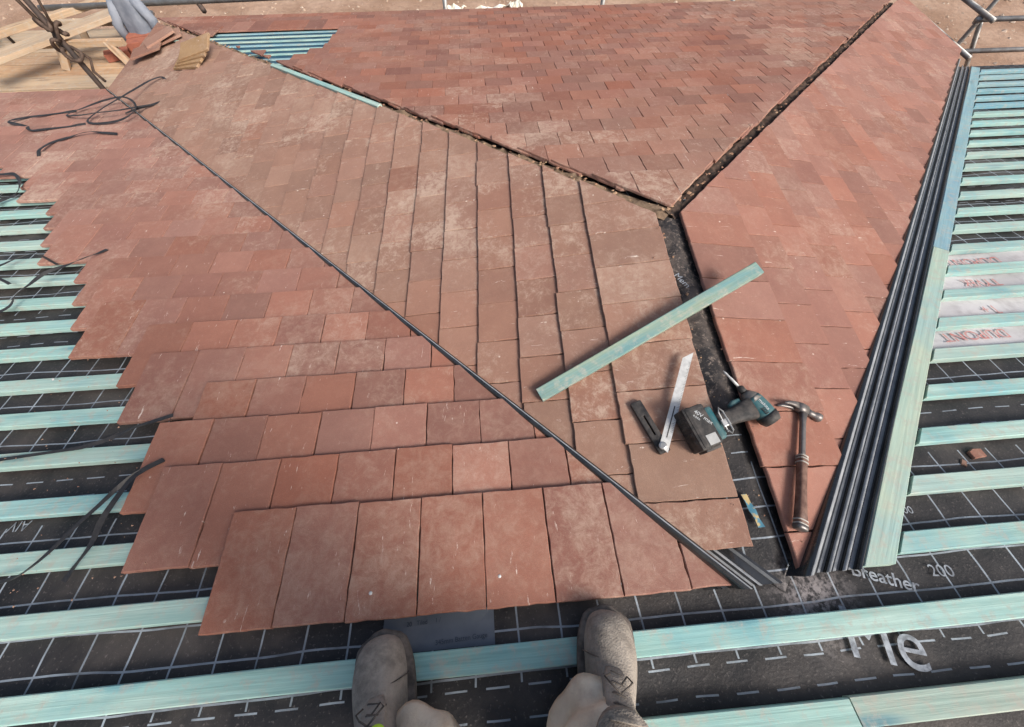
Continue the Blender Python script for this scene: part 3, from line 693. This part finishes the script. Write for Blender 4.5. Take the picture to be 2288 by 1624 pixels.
vs=[]; P=[q0-s*w-d*.012,q0+s*w-d*.0,q1+s*w-d*.022,q1-s*w+d*.006]
for h in(0,.0018):
    for p in P: vs.append(p+ax[2]*h)
mesh('blade',vs,[(3,2,1,0),(4,5,6,7),(0,1,5,4),(1,2,6,5),(2,3,7,6),(3,0,4,7)],plain('blade_steel',(.72,.71,.68),.45,.5,.1),bev)
vs=[];fs=[]
for i in range(46):
    t=.05+i*.0052; l=.007 if i%5==0 else .004
    boxd(q0+d*t-s*(w-l/2-.0005)+ax[2]*.0021,ax,(.0006,l,.0004),vs,fs)
boxd(q0+d*.08+ax[2]*.0021,ax,(.10,.003,.0004),vs,fs)
mesh('scale_marks',vs,fs,BLK,bev)
vs=[];fs=[]; c=p0+ax[2]*.012+ (p1-p0).normalized()*.014; tube_data([c,c+ax[2]*.010,c+ax[2]*.012],[.011,.011,.007],16,True,vs,fs); mesh('locking_screw',vs,fs,SILV,bev,False)
# ------------------------------------------------------------------ impact driver
drv=empty('impact_driver',(-.118,.41,.056)); tag(drv,'teal and black cordless impact driver lying on its side','impact driver')
drv.rotation_euler=(math.radians(4),math.radians(-3),math.radians(16))
def loft(name,rings,mat,parent,cap=True,smooth=True):
    n=len(rings[0]);vs=[p for r in rings for p in r];fs=[]
    for i in range(len(rings)-1):
        for k in range(n): fs.append((i*n+k,i*n+(k+1)%n,(i+1)*n+(k+1)%n,(i+1)*n+k))
    if cap: fs.append(tuple(reversed(range(n)))); fs.append(tuple((len(rings)-1)*n+k for k in range(n)))
    o=mesh(name,vs,fs,mat,parent,smooth); bm=bmesh.new(); bm.from_mesh(o.data); bmesh.ops.recalc_face_normals(bm,faces=bm.faces[:]); bm.to_mesh(o.data); bm.free(); return o
def sup(c,ax1,ax2,a,b,n=20,e=.6):
    return [Vector(c)+Vector(ax1)*a*math.copysign(abs(math.cos(t))**e,math.cos(t))+Vector(ax2)*b*math.copysign(abs(math.sin(t))**e,math.sin(t)) for t in [2*math.pi*k/n for k in range(n)]]
X,Y,Z=(1,0,0),(0,1,0),(0,0,1)
vs=[];fs=[]; boxd((0,.004,.0),XYZ,(.058,.118,.078),vs,fs,.010); boxd((.0,-.058,0),XYZ,(.046,.012,.05),vs,fs,.004); boxd((-.02,.004,0),XYZ,(.03,.122,.07),vs,fs,.008)
for i in range(4): boxd((-.034,-.03+i*.022,0),XYZ,(.006,.012,.05),vs,fs,.002)
mesh('battery',vs,fs,BLK,drv)
vs=[];fs=[]; boxd((.036,.0,.0),XYZ,(.022,.095,.072),vs,fs,.008); boxd((.046,-.02,.0),XYZ,(.014,.04,.060),vs,fs,.006); mesh('battery_seat',vs,fs,TEAL,drv)
loft('grip',[sup((.045,-.002,0),Y,Z,.028,.024),sup((.070,.0,0),Y,Z,.023,.020),sup((.110,.000,0),Y,Z,.023,.019),sup((.14,.000,0),Y,Z,.027,.021),sup((.170,.000,0),Y,Z,.032,.024)],BLK,drv)
loft('trigger',[sup((.115,.020,0),Y,Z,.012,.007),sup((.130,.026,0),Y,Z,.014,.008),sup((.150,.028,0),Y,Z,.011,.008)],TEAL,drv)
hd=empty('head',(.192,0,0),drv); hd.rotation_euler=(0,0,math.radians(14)); hd.scale=(.88,.88,.92); bx=0.0
loft('motor_housing',[sup((bx,-.062,0),X,Z,.018,.018,20,.8),sup((bx,-.056,0),X,Z,.028,.028,20,.8),sup((bx,-.02,0),X,Z,.031,.030,20,.8),sup((bx,.02,0),X,Z,.030,.029,20,.8),sup((bx,.032,0),X,Z,.029,.028,20,.9)],TEAL,hd)
loft('rear_bumper',[sup((bx,-.066,0),X,Z,.024,.024,20,.8),sup((bx,-.052,0),X,Z,.0305,.0305,20,.8),sup((bx,-.036,0),X,Z,.0318,.0312,20,.8)],BLK,hd)
loft('gearbox_nose',[sup((bx,.018,0),X,Z,.0315,.0310,20,1),sup((bx,.038,0),X,Z,.027,.0265,20,1),sup((bx,.050,0),X,Z,.018,.018,20,1),sup((bx,.056,0),X,Z,.0135,.0135,20,1)],simple('driver_nose',(.06,.06,.065),(.2,.18,.16),30,.5,.5,.3),hd)
loft('bit_chuck',[sup((bx,.054,0),X,Z,.0115,.0115,16,1),sup((bx,.076,0),X,Z,.0115,.0115,16,1),sup((bx,.080,0),X,Z,.008,.008,16,1)],BLK,hd)
loft('bit',[sup((bx,.078,0),X,Z,.0050,.0050,6,1),sup((bx,.116,0),X,Z,.0050,.0050,6,1),sup((bx,.122,0),X,Z,.0035,.0035,6,1),sup((bx,.140,0),X,Z,.0038,.0038,6,1),sup((bx,.150,0),X,Z,.001,.001,6,1)],BITM,hd)
vs=[];fs=[]; tube_data([(.052,-.035,.038),(.052,.02,.045),(.058,.032,.046),(.064,.02,.046),(.064,-.035,.044),(.058,-.042,.042),(.052,-.03,.040)],.0022,6,True,vs,fs); boxd((.058,-.01,.041),XYZ,(.022,.02,.006),vs,fs,.002)
mesh('belt_clip',vs,fs,SILV,drv)
def deco(txt,size,mat,parent,loc,rot,name='lettering'):
    cu=bpy.data.curves.new('t','FONT'); cu.body=txt; cu.size=size; cu.align_x='CENTER'; cu.align_y='CENTER'; cu.extrude=.0002
    o=bpy.data.objects.new('t',cu); col.objects.link(o); bpy.context.view_layer.update()
    me=bpy.data.meshes.new_from_object(o.evaluated_get(bpy.context.evaluated_depsgraph_get())); bpy.data.objects.remove(o)
    me.materials.clear(); me.materials.append(mat); ob=bpy.data.objects.new(name,me); link(ob,parent); ob.location=loc; ob.rotation_euler=rot; return ob
LW=plain('tool_print',(.60,.62,.62),.5)
deco('40V max',.0155,LW,drv,(.010,.024,.0398),(0,0,math.radians(-60))); deco('4.0Ah',.009,LW,drv,(-.008,.03,.0398),(0,0,math.radians(-60)))
deco('makita',.0155,LW,hd,(bx,-.004,.0305),(0,0,math.radians(-90)))
vs=[];fs=[]; boxd((.003,-.036,.0396),XYZ,(.030,.028,.0012),vs,fs); mesh('rating_label',vs,fs,plain('grey_label',(.40,.40,.39)),drv)
vs=[];fs=[]
for i in range(4): boxd((bx-.012,-.030+i*.006,.0288),XYZ,(.012,.0025,.0025),vs,fs)
mesh('cooling_slots',vs,fs,BLK,hd)
# ------------------------------------------------------------------ hammer
hc=Vector((.232,.452,Rz(.232,.452,.066))); he=Vector((.062,.135,Rz(.062,.135,.066)))
ham=empty('hammer',hc); tag(ham,'steel claw hammer with brown leather grip lying on tiles','hammer')
d=(he-hc).normalized(); ax=axes(d,FR.n); ln=(he-hc).length
ham.matrix_world=Matrix.Translation(hc)@Matrix((ax[0],ax[1],ax[2])).transposed().to_4x4()
DST=plain('dark_steel',(.20,.18,.17),.42,.5,.6)
loft('shaft',[sup((.0,0,0),Y,Z,.012,.009),sup((.04,0,0),Y,Z,.0070,.007),sup((.14,0,0),Y,Z,.0070,.007),sup((.17,0,0),Y,Z,.0085,.008)],DST,ham)
loft('grip',[sup((x,0,0),Y,Z,a,b) for x,a,b in ((.150,.0100,.011),(.165,.0116,.0120),(.21,.0110,.0115),(.26,.0110,.0115),(.31,.0128,.0125),(ln-.012,.0142,.0135))],LEATH,ham)
for i,x in enumerate((.152,.160,.172,ln-.026,ln-.016)):
    loft('grip_ring',[sup((x,0,0),Y,Z,.0130 if i<3 else .0154,.0135),sup((x+.003,0,0),Y,Z,.0130 if i<3 else .0154,.0135)],simple('ring_%d'%i,(.5,.47,.42)),ham)
loft('end_cap',[sup((ln-.012,0,0),Y,Z,.0158,.0150),sup((ln-.002,0,0),Y,Z,.0148,.0140),sup((ln,0,0),Y,Z,.011,.010)],DST,ham)
loft('striking_face',[sup((-.004,y,0),X,Z,a,a,16,1) for y,a in ((.008,.012),(.026,.010),(.036,.010),(.041,.0135),(.054,.0138),(.056,.012))],DST,ham)
loft('hammer_head',[sup((-.006,y,0),X,Z,a,b,16,.8) for y,a,b in ((-.024,.013,.013),(-.008,.017,.014),(.01,.016,.013))],DST,ham)
for s in(-1,1):
    loft('claw',[sup((x,y,s*z),X,Z,a,b,10,.8) for x,y,z,a,b in ((-.006,-.018,.006,.012,.006),(-.002,-.038,.009,.009,.005),(.006,-.058,.011,.006,.004),(.016,-.074,.013,.003,.003))],DST,ham)
# ------------------------------------------------------------------ person
SKIN=simple('skin',(.55,.33,.25),(.5,.28,.2),10,.6)
def tro_mat():
    m=M('khaki_trousers',.95,.1); w=m.co('Object'); a=m.noise(w,9,5,.6); f=m.noise(w,600,2,.6); c=m.mix(m.ramp(a,.35,.65),(.60,.49,.37),(.80,.70,.56)); c=m.mix(m.ramp(m.noise(w,28,5,.7),.5,.7,0,.5),c,(.45,.33,.25)); m.color(c); m.bump(m.math('ADD',f,m.noise(w,40,4)),.6,.002); return m.m
TRO=tro_mat()
VEST=simple('hi_vis_yellow',(.45,.85,.05),(.5,.8,.06),10,.7)
def skin(name,pts,edges,mat,parent,sub=2):
    me=bpy.data.meshes.new(name); me.from_pydata([p[:3] for p in pts],edges,[]); me.materials.append(mat)
    o=link(bpy.data.objects.new(name,me),parent); bpy.context.view_layer.objects.active=o
    md=o.modifiers.new('skin','SKIN'); md.use_smooth_shade=True
    sv=me.skin_vertices[0].data
    for i,p in enumerate(pts):
        sv[i].radius=(p[3],p[4] if len(p)>4 else p[3]); sv[i].use_root=(i==0)
    s=o.modifiers.new('sub','SUBSURF'); s.levels=sub; s.render_levels=sub
    return o
la=(-.885,-.200,.15); ra=(-.522,-.200,.15)
body=[(-.72,-.50,.96,.12),(-.81,-.48,.90,.09),(-.86,-.32,.53,.055),(la[0],la[1],la[2],.042),(-.63,-.48,.90,.09),(-.57,-.32,.53,.055),(ra[0],ra[1],ra[2],.042),
(-.72,-.51,1.15,.12),(-.72,-.50,1.38,.14),(-.72,-.49,1.50,.055),(-.72,-.46,1.60,.085),(-.72,-.45,1.70,.092),(-.72,-.46,1.77,.055),
(-.90,-.50,1.42,.055),(-1.0,-.51,1.15,.042),(-.98,-.42,.92,.032),(-.97,-.39,.85,.03),(-.54,-.50,1.42,.055),(-.44,-.51,1.15,.042),(-.46,-.42,.92,.032),(-.47,-.39,.85,.03),
(-.72,-.35,1.62,.018)]
be=[(0,1),(1,2),(2,3),(0,4),(4,5),(5,6),(0,7),(7,8),(8,9),(9,10),(10,11),(11,12),(8,13),(13,14),(14,15),(15,16),(8,17),(17,18),(18,19),(19,20),(10,21)]
for base,sgn in ((16,-1),(20,1)):
    bx_,by_,bz_=body[base][:3]
    for f in range(4):
        i=len(body); yy=by_-.03+f*.019; l=[.07,.08,.075,.058][f]
        body.append((bx_,yy,bz_-.045,.009)); body.append((bx_-sgn*.006,yy+.004,bz_-.045-l*.5,.0085)); body.append((bx_-sgn*.02,yy+.004,bz_-.045-l,.007))
        be+=[(base,i),(i,i+1),(i+1,i+2)]
    i=len(body); body.append((bx_-sgn*.01,by_+.045,bz_-.03,.010)); body.append((bx_-sgn*.02,by_+.055,bz_-.065,.008)); be+=[(base,i),(i,i+1)]
person=skin('person',body,be,SKIN,None,2)
tag(person,'roofer in khaki trousers and dusty boots standing on battens','person')
def trousers():
    vs=[];fs=[]
    def leg(path,rad,ph):
        b=len(vs); n=48; path=[Vector(p) for p in path]
        P=[];R=[]
        for i in range(len(path)-1):
            for k in range(10):
                t=k/10; P.append(path[i].lerp(path[i+1],t)); R.append(rad[i]*(1-t)+rad[i+1]*t)
        P.append(path[-1]);R.append(rad[-1])
        for i,p in enumerate(P):
            t=(P[min(i+1,len(P)-1)]-P[max(i-1,0)]).normalized(); a=t.cross(Vector((1,0,0))).normalized(); c=t.cross(a)
            for k in range(n):
                th=2*math.pi*k/n
                r=R[i]*(1+.05*math.sin(th*3+i*.3+ph)+.05*math.sin(th*7-i*.5)+.10*math.sin(i*1.15+math.sin(th+ph)*2.2)*(1 if i<16 else .4))
                vs.append(p+a*r*math.cos(th)+c*r*math.sin(th))
        m=len(P)
        for i in range(m-1):
            for k in range(n): fs.append((b+i*n+k,b+i*n+(k+1)%n,b+(i+1)*n+(k+1)%n,b+(i+1)*n+k))
        q=len(vs)
        for k in range(n): vs.append(P[0]+(vs[b+k]-P[0])*.88+Vector((0,0,.003)))
        for k in range(n): fs.append((b+(k+1)%n,b+k,q+k,q+(k+1)%n))
        q2=len(vs)
        for k in range(n): vs.append(P[2]+(vs[b+2*n+k]-P[2])*.84)
        for k in range(n): fs.append((q+(k+1)%n,q+k,q2+k,q2+(k+1)%n))
    leg([(-.856,-.176,.105),(-.856,-.235,.23),(-.852,-.31,.42),(-.85,-.39,.62),(-.80,-.48,.90),(-.74,-.50,1.0)],[.080,.074,.083,.095,.12,.14],0)
    leg([(-.530,-.170,.105),(-.543,-.23,.23),(-.56,-.31,.42),(-.58,-.39,.62),(-.64,-.48,.90),(-.70,-.50,1.0)],[.084,.076,.085,.095,.12,.14],2)
    return mesh('trousers',vs,fs,TRO,person,True)
trousers()
skin('jacket',[(-.72,-.50,.98,.16),(-.72,-.51,1.15,.15),(-.72,-.50,1.38,.165),(-.72,-.49,1.47,.08),(-.90,-.50,1.42,.08),(-1.0,-.51,1.15,.06),(-.98,-.43,.95,.048),(-.54,-.50,1.42,.08),(-.44,-.51,1.15,.06),(-.46,-.43,.95,.048)],[(0,1),(1,2),(2,3),(2,4),(4,5),(5,6),(2,7),(7,8),(8,9)],VEST,person)
skin('hi_vis_tab',[(-.84,-.31,.45,.02),(-.885,-.160,.35,.022),(-.905,-.088,.285,.015)],[(0,1),(1,2)],VEST,person)
skin('hair',[(-.72,-.48,1.72,.09),(-.72,-.49,1.77,.07)],[(0,1)],simple('brown_hair',(.05,.03,.02)),person)
def boot_mat():
    m=M('dusty_boot_leather',.85,.2); w=m.co('Object'); a=m.noise(w,12,5,.65,.4); v=m.new('ShaderNodeTexVoronoi'); m.ln(w,v.inputs['Vector']); v.inputs['Scale'].default_value=260
    f=m.noise(w,55,5,.7)
    c=m.mix(m.ramp(a,.35,.65),(.19,.165,.14),(.34,.295,.25)); c=m.mix(m.ramp(f,.42,.68,0,.55),c,(.42,.37,.31)); c=m.mix(m.ramp(v.outputs['Distance'],.0,.45,.18,0),c,(.09,.08,.072))
    m.color(c); m.bump(m.math('ADD',v.outputs['Distance'],a),.45,.002); return m.m
BOOT=boot_mat(); LACE=simple('dusty_lace',(.06,.052,.046),(.16,.135,.115),60,.8)
def boot(toe,ang,side):
    bt=empty('boot',toe,person); bt.rotation_euler=(math.radians(-9),0,ang); bt.scale=(1.0,.92,.95)
    sec=[(.0,.012,.022,0),(-.006,.030,.040,0),(-.022,.046,.058,0),(-.05,.054,.068,.001),(-.085,.057,.075,.002),(-.125,.054,.090,.003),(-.16,.049,.112,.002),(-.19,.046,.14,0),(-.23,.046,.15,0),(-.27,.043,.15,0),(-.295,.034,.14,0),(-.303,.016,.12,0)]
    rings=[]
    for y,w,h,xo in sec:
        r=[]
        for k in range(24):
            t=2*math.pi*k/24; c,s=math.cos(t),math.sin(t)
            x=w*math.copysign(abs(c)**.75,c)+xo*side*3; z=.020+(h*(max(0,s)**.9) if s>0 else s*.008)
            wr=.0015*math.sin(y*240+c*2)*(1 if -.15<y<-.06 and s>0 else 0)
            r.append(Vector((x*(1 if s<0 else 1-.12*s*(y<-.1)),y,z+wr)))
        rings.append(r)
    loft('upper',rings,BOOT,bt).modifiers.new('s','SUBSURF').levels=1
    loft('ankle_shaft',[sup((0,y,z),X,Y,a,b,24,.9) for z,y,a,b in ((.10,-.225,.046,.068),(.135,-.225,.046,.062),(.165,-.228,.050,.060),(.18,-.23,.052,.060))],BOOT,bt)
    rings=[]
    for z,e in ((-.004,.004),(.010,.007),(.022,.007),(.026,.003)):
        r=[]
        for k in range(40):
            t=2*math.pi*k/40; c,s=math.cos(t),math.sin(t)
            y=-.150+.156*s; 
            w=.0
            for i in range(len(sec)-1):
                if sec[i+1][0]<=min(0,max(-.303,y))<=sec[i][0]:
                    q=(sec[i][0]-min(0,max(-.303,y)))/(sec[i][0]-sec[i+1][0]+1e-9); w=sec[i][1]*(1-q)+sec[i+1][1]*q
            r.append(Vector((math.copysign(min(w,.06)*min(1,abs(c)*3) if abs(c)<.33 else w,c)+math.copysign(e,c),y+(e if s>0 else -e),z)))
        rings.append(r)
    loft('sole',rings,simple('sole_rubber',(.05,.045,.04),(.17,.14,.12),30,.85),bt)
    vs=[];fs=[]
    tube_data([Vector((.054*math.cos(t),-.088-.012*math.sin(t),.022+.0745*math.sin(t))) for t in [math.pi*k/14 for k in range(15)]],.0012,6,True,vs,fs)
    mesh('toe_seam',vs,fs,LACE,bt,True)
    rings=[sup((0,y,z),X,Vector((0,.3,1)).normalized(),a,.007,14,.8) for y,z,a in ((-.112,.098,.018),(-.135,.113,.024),(-.16,.135,.026),(-.18,.162,.028),(-.19,.185,.028))]
    loft('tongue',rings,BOOT,bt)
    vs=[];fs=[]
    for i,(y,z) in enumerate(((-.118,.107),(-.134,.120),(-.150,.135),(-.164,.153))):
        w=.022
        tube_data([(-w,y-.008,z-.010),(-w*.4,y,z+.003),(w*.5,y-.006,z+.005),(w,y-.012,z-.005)],.0018,6,True,vs,fs)
    tube_data([(0,-.15,.152),(.016,-.138,.145),(.026,-.13,.134),(.018,-.122,.124),(.005,-.135,.138)],.0018,6,True,vs,fs); tube_data([(0,-.15,.152),(-.016,-.138,.145),(-.026,-.128,.130),(-.014,-.122,.124)],.0018,6,True,vs,fs)
    mesh('lace',vs,fs,LACE,bt,True)
boot((-.972,-.003,.035),math.radians(13),-1); boot((-.458,.004,.035),math.radians(-14),1)
# ------------------------------------------------------------------ light, sky, camera
w=bpy.data.worlds.new('World'); S.world=w; w.use_nodes=True; nt=w.node_tree
sky=nt.nodes.new('ShaderNodeTexSky'); sky.sky_type='NISHITA'; sky.sun_disc=False; sky.sun_elevation=math.radians(44); sky.sun_rotation=math.radians(135); sky.air_density=1.1; sky.dust_density=6
nt.links.new(sky.outputs[0],nt.nodes['Background'].inputs[0]); nt.nodes['Background'].inputs[1].default_value=.15
sl=bpy.data.lights.new('sun','SUN'); sl.energy=3.4; sl.angle=math.radians(18); sl.color=(1,.985,.96)
so=link(bpy.data.objects.new('sun',sl)); so.rotation_euler=(math.radians(46),0,math.radians(45)); so.location=(0,0,8)
cam=bpy.data.cameras.new('camera'); cam.sensor_width=36; cam.lens=36*862/2288; cam.clip_start=.02; cam.clip_end=500
co=link(bpy.data.objects.new('camera',cam)); co.location=(-.6749,.1346,1.1041); co.rotation_euler=(.4648,-.0080,-.0813); S.camera=co
